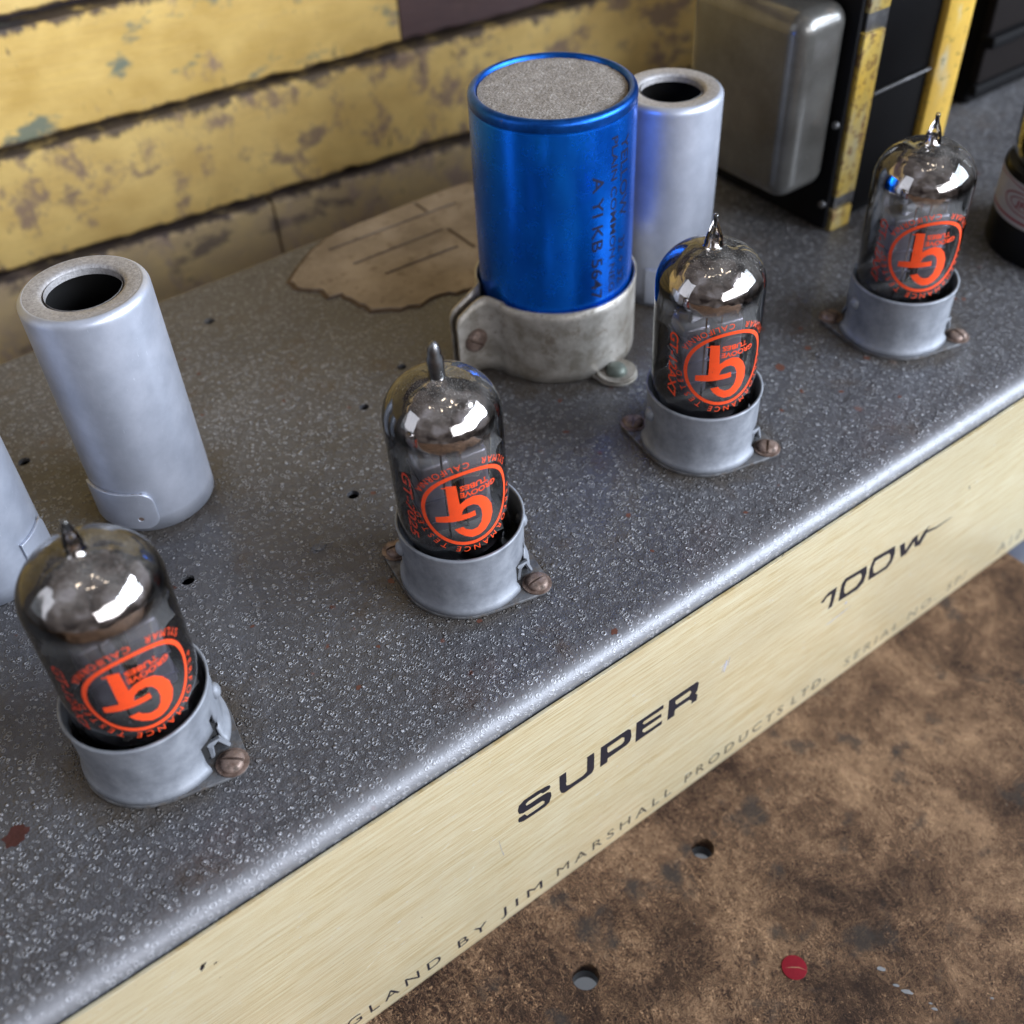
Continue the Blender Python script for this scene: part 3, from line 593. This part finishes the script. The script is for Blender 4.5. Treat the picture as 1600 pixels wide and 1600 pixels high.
def degrees_diff(a, b):
    d = math.degrees(a-b) % 360
    return d-360 if d > 180 else d
for i, (x, l) in enumerate(zip(TX, ['dull zinc socket skirt at the front left, holding the largest, leftmost valve', 'dull zinc socket skirt around the valve marked GT-7025, beside the blue capacitor', 'dull zinc socket skirt around the valve in front of the blue capacitor and rear can', 'dull zinc socket skirt around the rightmost small valve, before the yellow transformer bars'])):
    make_socket(i, x, l)

# ================================================================ SMALL VALVES
GLOGO = [(-.449, .692), (-.244, .682), (-.214, .172), (-.091, .26), (.068, .299), (.235, .235), (.374, .07), (.467, -.155), (.475, -.403), (.395, -.61), (.259, -.748), (.121, -.807), (-.046, -.805), (-.195, -.717), (-.303, -.613), (-.377, -.492), (-.202, -.454), (-.149, -.532), (-.032, -.60), (.097, -.588), (.185, -.481), (.225, -.302), (.211, -.13), (.152, .01), (.054, .083), (-.071, .078), (-.16, .006), (-.203, -.121), (-.05, -.117), (.075, -.10), (.085, -.244), (-.061, -.256), (-.23, -.271), (-.393, -.284), (-.724, -.291), (-.724, -.142), (-.585, -.121), (-.441, -.108)]
def seal(bm, s, R, a0, a1, top, size, shear=0):
    """letters set on an arc in the logo's own (upright) frame"""
    gl = []
    for c in s:
        if c == ' ': gl.append((None, size*.5)); continue
        g = text(c, size, shear); gl.append((g, ext(g)))
    tot = sum(w for _, w in gl); gap = (abs(radians(a1-a0))*R-tot)/max(1, len(gl)-1); p = 0
    for g, w in gl:
        f = (p+w/2)/R; t = radians(a0)-f if top else radians(a0)+f
        if g:
            xf(g, T(-w/2, 0 if top else -size, 0)); rot = t-pi/2 if top else t+pi/2
            xf(g, T(R*cos(t), R*sin(t), 0) @ RZ(rot)); merge(bm, g)
        p += w+gap
def make_valve(name, i, x, az, side, label, rb, tilt, dx=0, dy=0):
    v = empty(name, (x+dx, ROWY+dy, .75), label, 'valve', 0, 'small glass valves in the front row'); v.rotation_euler = tilt
    Z = -.75
    def L(bm): return xf(bm, T(0, 0, Z))
    top = 5.05; sh = 4.22; prof = [(0, .95), (rb*.6, .96), (rb*.9, 1.02), (rb, 1.2), (rb, 2.5), (rb, sh)]
    for k in range(1, 13):
        t = k/12*pi/2; prof.append((rb*(cos(t)**.82 if k < 12 else 0.0), sh+(top-sh)*sin(t)**1.12))
    prof = [(r, z) for r, z in prof if r > .2 or z < 2]
    tip = {0: [(.17, 5.06), (.14, 5.16), (.15, 5.28), (.12, 5.42), (.06, 5.62), (.04, 5.7), (0, 5.72)],
           1: [(.15, 5.06), (.145, 5.2), (.15, 5.35), (.15, 5.45), (.115, 5.52), (.12, 5.6), (.09, 5.72), (.04, 5.78), (0, 5.79)],
           2: [(.19, 5.06), (.18, 5.15), (.165, 5.25), (.12, 5.4), (.065, 5.52), (.045, 5.62), (.055, 5.68), (.04, 5.73), (0, 5.74)]}[min(i, 2)]
    bm = lathe(prof+tip, 72); new('glass_bulb', L(bm), 'glass', v, 60)
    # dark seal-off bead in the tip
    bm = lathe([(max(0, a-.02), b-.01) for a, b in tip] if i == 1 else [(0, 5.45), (.03, 5.5), (.042, 5.6), (.03, 5.67), (0, 5.69)], 16); new('tip_bead', L(bm), 'steel' if i == 1 else 'matt', v)
    # getter film just inside the dome
    g = [(rb-.03, 3.95), (rb-.03, 4.1)]+[(max(r-.03, 0), z-.03) for r, z in prof if z >= 4.2]+[(.12, 5.06), (.09, 5.25)]
    bm = lathe(g, 72); f = new('getter_film', L(bm), M['getter'], v, 60)
    # mica spacers with toothed edge
    for zz in (3.42, 1.62):
        ol = []
        for k in range(36): rr = rb-.05 if k % 3 == 0 else rb-.15; ol.append((rr*cos(2*pi*k/36), rr*sin(2*pi*k/36)))
        bm = poly([ol], .03); xf(bm, T(0, 0, zz)); new('mica_spacer', L(bm), 'mica', v, 0)
    # anodes, screen between, rods, getter ring
    for sgn in (-1, 1):
        bm = box(-.30, .30, -.36, .36, 1.66, 3.40, .08, 3); xf(bm, RZ(az+pi/2) @ T(sgn*.37, 0, 0)); 
        for zz in (1.95, 2.5, 3.05): merge(bm, xf(box(-.33, .33, -.39, .39, zz, zz+.05), RZ(az+pi/2) @ T(sgn*.37, 0, 0)))
        new('anode_plate', L(bm), 'anode', v, 30)
    bm = bmesh.new()
    for k in range(8):
        t = az+2*pi*k/8+.3; r = .62 if k % 2 else .42; tube([(r*cos(t), r*sin(t), 1.0), (r*cos(t), r*sin(t), 3.75)], .022, 6, bm)
    tube([(.0, -.1, 3.4), (.05, -.1, 3.85), (.3, .1, 3.95)], .02, 6, bm)
    new('support_rod', L(bm), 'nickel', v, 60, 'stuff')
    bm = bmesh.new(); tube([(.36*cos(a*.3927)+.1, .36*sin(a*.3927), 3.98) for a in range(17)], .045, 6, bm); merge(bm, box(-.5, .5, -.05, .05, 3.45, 3.7)); new('getter_ring', L(bm), 'nickel', v, 60)
    bm = lathe([(0, 1.0), (rb*.75, 1.0), (rb*.9, 1.1), (rb*.85, 1.32), (.4, 1.3), (0, 1.45)], 40); new('stem_base', L(bm), m_flat('dark_glass_stem', (.03, .028, .03), .15), v, 50)
    bm = bmesh.new()
    for k in range(9):
        t = radians(36*k+20); tube([(.6*cos(t), .6*sin(t), .78), (.6*cos(t), .6*sin(t), 1.5)], .045, 8, bm)
    new('pin_wire', L(bm), 'nickel', v, 60, 'stuff')
    # ---- printed logo (in its own upright frame, then turned upside down as in the photo)
    R = .93; zc = 2.80; flip = RZ(pi)
    ring = poly([circ(0, 0, R*1.0, 72), circ(0, 0, R*.915, 72)]); xf(ring, RZ(0)); new('printed_ring', L(wrap(ring, rb, az, zc)), 'orange', v, 0)
    lg = poly([[(a*R, b*R) for a, b in GLOGO]]); new('printed_monogram', L(wrap(lg, rb, az, zc)), 'orange', v, 0)
    b = text('GROOVE', .13*R, 0, .004, 1.0, .80*R); xf(b, T(-.61*R, -.455*R, 0)); b2 = text('TUBES', .13*R, 0, .004, 1.0, .60*R); xf(b2, T(-.42*R, -.635*R, 0)); merge(b, b2)
    xf(b, flip); new('printed_words', L(wrap(b, rb, az, zc)), 'orange', v, 0)
    b = bmesh.new(); seal(b, 'PERFORMANCE', 1.05*R, 172, 70, True, .15*R); seal(b, 'TESTED', 1.05*R, 60, 6, True, .15*R); seal(b, 'SYLMAR', 1.05*R, 208, 254, False, .15*R); seal(b, 'CALIFORNIA', 1.05*R, 267, 334, False, .15*R)
    xf(b, flip); new('printed_words', L(wrap(b, rb, az, zc)), 'orange', v, 0)
    b = text(side, .21, .15, .006, 1.0, 1.62); xf(b, RZ(-pi/2) @ T(0, 0, 0)); xf(b, T(-1.36*R-.02, .78, 0)); new('printed_type', L(wrap(b, rb, az, zc)), 'orange2' if i != 2 else 'orange', v, 0)
    b = poly([[(-.18*R, -.20*R), (.0, -.20*R), (0, -.17*R), (-.18*R, -.17*R)]]); xf(b, T(-.35*R, .83*R, 0)); new('printed_mark', L(wrap(b, rb, az, zc)), 'orange', v, 0)
    return v
VN = 'glass_valve'
make_valve(VN, 0, TX[0], radians(-91), 'GT-12AX7', 'largest, nearest small glass valve at front left, GT logo above a zinc socket', 1.12, (radians(1.5), radians(1.0), 0), .02, .0)
make_valve(VN, 1, TX[1], radians(-103), 'GT-7025', 'small glass valve marked GT-7025 with a blunt dark tip, leaning left in its socket', 1.085, (radians(0.5), radians(-1.2), 0), -.08, .03)
make_valve(VN, 2, TX[2], radians(-110), 'GT-12AX7', 'small glass valve marked GT-12AX7 with a bright silver dome, right of the blue capacitor', 1.12, (radians(0), radians(-1.2), 0), -.03, .02)
make_valve(VN, 3, TX[3], radians(-121), 'GT-12AX7', 'farthest of the small GT valves, in front of the yellow transformer bars', 1.12, (0, radians(-1.8), 0), -.04, .02)

# ================================================================ SCREENING CANS
def make_can(x, y, label, h=5.38, R=1.25, tab=True, taz=(-180, -108)):
    c = empty('screening_can', (x, y, 0), label, 'metal can', 0, 'plain aluminium screening cans')
    bm = lathe([(R, .02), (R, .4), (R, 2), (R, h-.22)]+arc(R-.17, h-.17, .17, 0, 78, 6), 96); sh = new('can_body', bm, 'can', c, 60); md = sh.modifiers.new('t', 'SOLIDIFY'); md.thickness = .05; md.offset = -1
    bm = lathe([(R-.135, h-.004), (R-.16, h-.002), (.86, h-.01), (.80, h-.03), (.765, h-.09), (.75, h-.18), (.735, h-.18), (.735, h-.05)], 96); new('top_ring', bm, 'canlip', c, 50)
    bm = lathe([(R-.08, h-.2), (R-.08, .9), (0, .85)], 48); new('dark_lining', bm, 'matt', c, 50)
    if tab:
        a0, a1 = radians(taz[0]), radians(taz[1]); W_ = (a1-a0)*R; zb, zt = .16, 1.12; rr = .28
        ol = [(0, zb), (W_-rr, zb)]+[(W_-rr+rr*sin(radians(t)), zb+rr-rr*cos(radians(t))) for t in range(0, 91, 15)]+[(W_-rr+rr*cos(radians(t)), zt-rr+rr*sin(radians(t))) for t in range(0, 91, 15)]+[(0, zt)]
        hole = circ(W_-.34, zb+.27, .075, 14)
        b = poly([ol, hole], .07, .02); new('overlap_tab', wrap(b, R, a0, 0, 0), 'can', c, 40)
        b = lathe([(.12, 0), (.1, .03), (0, .035)], 14); xf(b, T((R+.02)*cos(a1-.27), (R+.02)*sin(a1-.27), zb+.27) @ Matrix.Rotation(a1-.27, 4, 'Z') @ Matrix.Rotation(pi/2, 4, 'Y')); new('rivet', b, 'screw', c)
        d = bmesh.new()   # line of dirt caught in the top of the seam
        st = [(0, zt-.01)]
        n = 24; up = [(W_*.9*k/n, zt+.015+.04*abs(noise.noise((k*.5, x, 1)))) for k in range(n+1)]; dn = [(W_*.9*k/n, zt-.03) for k in range(n, -1, -1)]
        b = poly([up+dn]); new('seam_dirt', wrap(b, R, a0, 0, .045), m_flat('seam_grime', (.20, .17, .15), .9, 0, .5, 12, .02, 20), c, 0)
    return c
make_can(4.51, 9.79, 'tall silver-grey can with a round open top, whole, left of the glue patch')
make_can(.80, 9.85, 'silver-grey can cut off by the left edge of the photo, behind the largest valve', taz=(-60, -18))
make_can(18.83, 8.95, 'silver-grey can with blue reflection, half hidden behind the blue capacitor', taz=(-150, -102))

# ================================================================ BLUE CAPACITOR AND CLAMP
CX, CY = 15.06, 8.72
cap = empty('capacitor', (CX, CY, 0), 'large bright blue cylindrical capacitor with a dusty grey top', 'capacitor')
R = 1.85; H = 6.6
bm = lathe([(R, .3), (R, 3), (R, H-.34), (R-.008, H-.30), (R-.014, H-.275), (R-.005, H-.25)], 128); new('can_body', bm, 'blue', cap, 60)
bm = lathe([(R-.004, H-.252), (R+.003, H-.2), (R+.003, H-.13)]+[(R-.12+.123*cos(radians(t)), H-.13+.13*sin(radians(t))) for t in range(10, 91, 16)]+[(R-.15, H), (R-.18, H-.03), (R-.2, H-.12)], 128); new('rolled_rim', bm, 'bluerim', cap, 60)
bm = lathe([(1.635, H-.09), (1.5, H-.075), (1.2, H-.07), (.8, H-.07), (.4, H-.08), (0, H-.08)], 96)
for v in bm.verts: v.co.z += .018*noise.noise(v.co*5)
new('dusty_top', bm, 'dust', cap, 60)
def cap_text(s, a, z0, z1, size):
    b = text(s, size, 0, .003, 1.0, z0-z1); xf(b, RZ(-pi/2)); new('printed_words', wrap(b, R, radians(a), z0, .003), 'blueink', cap, 0)
cap_text('A YI KB 5647', -101.0, 5.25, 2.15, .30); cap_text('PLAIN COMMON NEG', -85.5, 6.0, 2.2, .19); cap_text('YELLOW', -76, 5.9, 4.0, .30); cap_text('32 + 32', -76, 3.5, 2.3, .26)
cl = empty('capacitor_clamp', (CX, CY, 0), 'tarnished metal clamp band round the foot of the blue capacitor', 'clamp')
EA = radians(174)   # direction of the ears
gap = radians(7)
dE = Vector((cos(EA), sin(EA), 0)); nE = Vector((-sin(EA), cos(EA), 0)); gx = .17; xe = 2.88
half = [(xe, gx, 1.45, .4), (xe-.02, gx, 1.62, .26), (xe-.08, gx, 1.76, .16), (xe-.2, gx, 1.85, .11), (2.55, gx, 1.93, .09), (2.4, gx, 2.02, .08), (2.25, gx+.02, 2.10, .07), (2.12, gx+.06, 2.14, .06), (2.02, .30, 2.13, .05), (1.93, .41, 2.10, .04)]
path = half+[(1.935*cos(radians(t)), 1.935*sin(radians(t)), 2.02+.06*max(0, 1-abs(180-t)/10-0) if False else 2.02+(.05 if t < 20 or t > 340 else 0), .03) for t in [15, 18, 22, 27]+list(range(32, 331, 4))+[333, 338, 342, 345]]+[(a, -b, c_, d_) for a, b, c_, d_ in half[::-1]]
bm = bmesh.new(); rows = []
for a_, b_x, zt, zb in path:
    rows.append([bm.verts.new(dE*a_+nE*b_x+Vector((0, 0, zb+(zt-zb)*k/8))) for k in range(9)])
    rows[-1][8].co += (dE*a_+nE*b_x).normalized()*.015
for A, B in zip(rows, rows[1:]):
    for k in range(8): bm.faces.new((A[k], B[k], B[k+1], A[k+1]))
b_ = new('clamp_band', bm, 'clamp', cl, 60); md = b_.modifiers.new('t', 'SOLIDIFY'); md.thickness = .07; md.offset = 0
tl = Matrix.Translation(dE*2.42+nE*.215+Vector((0, 0, 1.0))) @ nE.to_track_quat('Z', 'Y').to_matrix().to_4x4()
bm = bmesh.new(); screw_head(bm, (0, 0, 0), .27, 1.0); xf(bm, tl); new('screw', bm, 'screw', cl, 50)
# foot lugs with washers and screws
for fa in (radians(-86), radians(95)):
    d = Vector((cos(fa), sin(fa), 0)); c2 = d*2.2
    bm = poly([[(1.78, -.55), (2.0, -.47), (2.2, -.5)]+[(2.2+.5*sin(radians(t)), -.5*cos(radians(t))) for t in range(10, 180, 17)]+[(2.2, .5), (2.0, .47), (1.78, .55)]], .07, .02); xf(bm, RZ(fa) @ T(0, 0, .005)); new('foot_lug', bm, 'clamp', cl, 40)
    bm = lathe([(.46, .08), (.5, .13), (.47, .15), (.34, .10), (.1, .1)], 28, None, (c2.x, c2.y)); new('washer', bm, 'clamp', cl)
    bm = lathe([(.26, .1), (.26, .16), (.2, .26), (.1, .3), (0, .31)], 24, None, (c2.x, c2.y)); new('screw', bm, m_flat('grey_green_screw', (.13, .15, .13), .5, .4), cl, 50)

# ================================================================ TRANSFORMER
tr = empty('transformer', (26.4, 10.8, 0), 'big dark transformer with two yellowed bars and a dusty grey bell cover', 'transformer')
def LT(bm): return xf(bm, T(-26.4, -10.8, 0))
HT = 10.5
bm = box(24.2, 28.6, 7.95, 13.6, .1, HT-.1); new('core', LT(bm), 'black', tr, 0)
bm = box(25.2, 27.45, 7.86, 7.96, .35, 3.66, .02); new('side_panel', LT(bm), 'black', tr)
bm = box(25.2, 27.45, 7.86, 7.96, 3.84, HT-.3, .02); new('side_panel', LT(bm), 'black', tr)
bm = tube([(25.15, 7.82, 3.73), (27.5, 7.82, 3.78)], .05, 8); new('retaining_wire', LT(bm), 'steel', tr)
for k, (z0, z1) in enumerate([(.02, .66), (1.08, 5.55), (6.05, HT)]):
    bm = box(24.2, 24.98, 7.68, 7.97, z0, z1, .04); new('yellow_bar', LT(bm), 'bar', tr)
bm = box(24.3, 25.12, 7.78, 7.96, .6, 1.2, .05); new('bar_notch', LT(bm), 'steel', tr); bm = box(24.3, 25.12, 7.78, 7.96, 5.45, 6.2, .05); new('bar_notch', LT(bm), 'steel', tr)
bm = box(27.5, 28.68, 7.66, 7.97, .02, HT, .06, 2); new('yellow_bar', LT(bm), 'ybar', tr)
bm = box(24.0, 24.16, 7.80, 12.3, .12, HT-.2, .04); new('end_flange', LT(bm), 'black', tr)
bm = box(22.2, 24.05, 8.0, 12.0, 1.42, 6.35, .52, 8); new('bell_cover', LT(bm), 'bell', tr, 50)
for z in (3.2, .9): new('flange_bolt', LT(xf(lathe([(.11, 0), (.11, .08), (.08, .12), (0, .13)], 14), T(23.98, 7.93, z) @ Matrix.Rotation(-pi/2, 4, 'Y'))), 'steel', tr)
bm = box(22.95, 23.95, 8.75, 11.8, 5.94, 5.975, .01)
# dark output transformer behind right
t2 = empty('dark_transformer', (38.5, 14, 0), 'black transformer in shadow at the back right, behind the yellow bar', 'transformer')
def L2(bm): return xf(bm, T(-38.5, -14, 0))
bm = box(33.6, 43.5, 10.2, 16.8, .05, 9.0, .2, 3); new('core', L2(bm), 'black', t2)
bm = box(33.2, 43.8, 9.7, 10.0, .6, 1.0, .1); new('frame_rib', L2(bm), 'black', t2)
bm = box(33.2, 43.8, 9.5, 10.1, 2.2, 2.6, .12); new('frame_rib', L2(bm), 'black', t2)
bm = box(33.3, 43.8, 9.8, 10.15, 1.0, 8.9, .1); new('end_cover', L2(bm), m_flat('brown_black_paint', (.009, .007, .007), .7, Specular__IOR__Level=.12), t2)

# ================================================================ POWER VALVE (right edge)
pv = empty('power_valve', (28.62, 3.30, 0), 'large glass power valve with a black base and red-printed label, cut by the right edge', 'valve')
bm = lathe([(1.72, .02), (1.74, .1), (1.74, 1.0), (1.72, 1.1), (1.70, 2.4), (1.66, 2.52), (1.5, 2.56)], 80); new('base', bm, 'bakelite', pv, 40)
b = poly([[(-5, 1.12), (5, 1.12), (5, 2.36), (-5, 2.36)]]); new('paper_label', wrap(b, 1.735, radians(-150), 0, .006), 'paper', pv, 0)
b = bmesh.new()
for dx in (0,):
    el = lambda a, bb: [(dx+a*cos(t*pi/20), 1.80+bb*sin(t*pi/20)) for t in range(40)]
    merge(b, poly([el(.72, .33), el(.67, .29)])); merge(b, poly([el(.50, .2), el(.46, .17)]))
t_ = text('JRV', .2, .1, .006, 1.0, .62); xf(t_, T(dx-.31, 1.70, 0)); merge(b, t_)
merge(b, poly([[(-2, 1.24), (1, 1.24), (1, 1.32), (-2, 1.32)]])); merge(b, poly([[(-2, 2.2), (-1.3, 2.2), (-.75, 2.28), (0, 2.2), (1, 2.2), (1, 2.23), (0, 2.24), (-.75, 2.31), (-1.3, 2.24), (-2, 2.24)]]))
new('label_print', wrap(b, 1.735, radians(-187), 0, .012), 'redink', pv, 0)
prof = [(1.5, 2.5), (1.60, 2.75), (1.66, 3.1), (1.68, 3.6), (1.68, 5), (1.68, 8)]+[(1.68*cos(t/10*pi/2), 8+1.1*sin(t/10*pi/2)) for t in range(1, 10)]+[(.1, 9.1), (0, 9.12)]
new('glass_bulb', lathe(prof, 72), 'glass2', pv, 60)
bm = box(-.6, .6, -.5, .5, 4.0, 7.6, .12, 3); new('anode_plate', bm, 'anode', pv)
bm = bmesh.new(); b2 = bmesh.new(); bmesh.ops.create_uvsphere(b2, u_segments=24, v_segments=14, radius=1); xf(b2, T(0, 0, 3.0) @ Matrix.Diagonal((1.0, 1.0, .42, 1))); merge(bm, b2)
for k in range(6): tube([(.8*cos(k), .8*sin(k), 2.6), (.7*cos(k), .7*sin(k), 4.1)], .04, 6, bm)
new('stem_press', bm, m_metal('pale_glass_stem', (.5, .47, .47), (.7, .67, .68), .3, .2), pv, 60)
bm = poly([circ(0, 0, 1.4, 36)], .04); xf(bm, T(0, 0, 3.9)); new('mica_spacer', bm, 'mica', pv, 0)

pv.scale = (1.14, 1.14, .92)
# ================================================================ THINGS ON THE TABLE
st = empty('round_sticker', (10.93, -4.72, TZ), 'small dark red round sticker on the brown fibre board', 'sticker')
bm = poly([circ(0, 0, .27, 40)], .012, .002); xf(bm, T(0, 0, .004)); new('disc', bm, 'red', st, 40)
bm = poly([[(-.2, .02), (-.05, .0), (.1, -.03), (.26, -.12), (.1, -.01), (-.05, .02)]]); xf(bm, T(0, 0, .018) @ RZ(-.5)); new('scratch', bm, m_flat('tan_scratch', (.25, .12, .07), .7), st, 0)
def upt(px, py):
    f = 1701.7; Mc = cam.rotation_euler.to_matrix(); d = Mc @ Vector(((px-800)/f, -(py-800)/f, -1)); t = (TZ-cam.location.z)/d.z; p = cam.location+d*t; return p.x, p.y
for k, (px, py, r, lab) in enumerate([(1377, 1514, .07, 'upper left grey paint chip of the trail right of the red sticker'), (1400, 1540, .05, 'small grey paint chip just left of the largest one, on the brown board'), (1417, 1550, .08, 'largest pale grey paint chip in the trail right of the red sticker'), (1460, 1577, .05, 'lowest grey paint chip of the trail, near the bottom edge of the photo'), (1454, 1568, .03, 'tiny grey speck of paint touching the lowest paint chip'), (1550, 1560, .03, 'lone tiny grey paint chip nearest the lower right corner of the board')]):
    x, y = upt(px, py); bm = poly([blob(0, 0, r*1.5, r*.65, -.9, k+60, 10)], .012); xf(bm, T(0, 0, .003))
    o = new('paint_chip', bm, 'chip', None, 0); o.location = (x, y, TZ); o['label'] = lab; o['category'] = 'paint chip'; o['group'] = 'pale paint chips on the board'
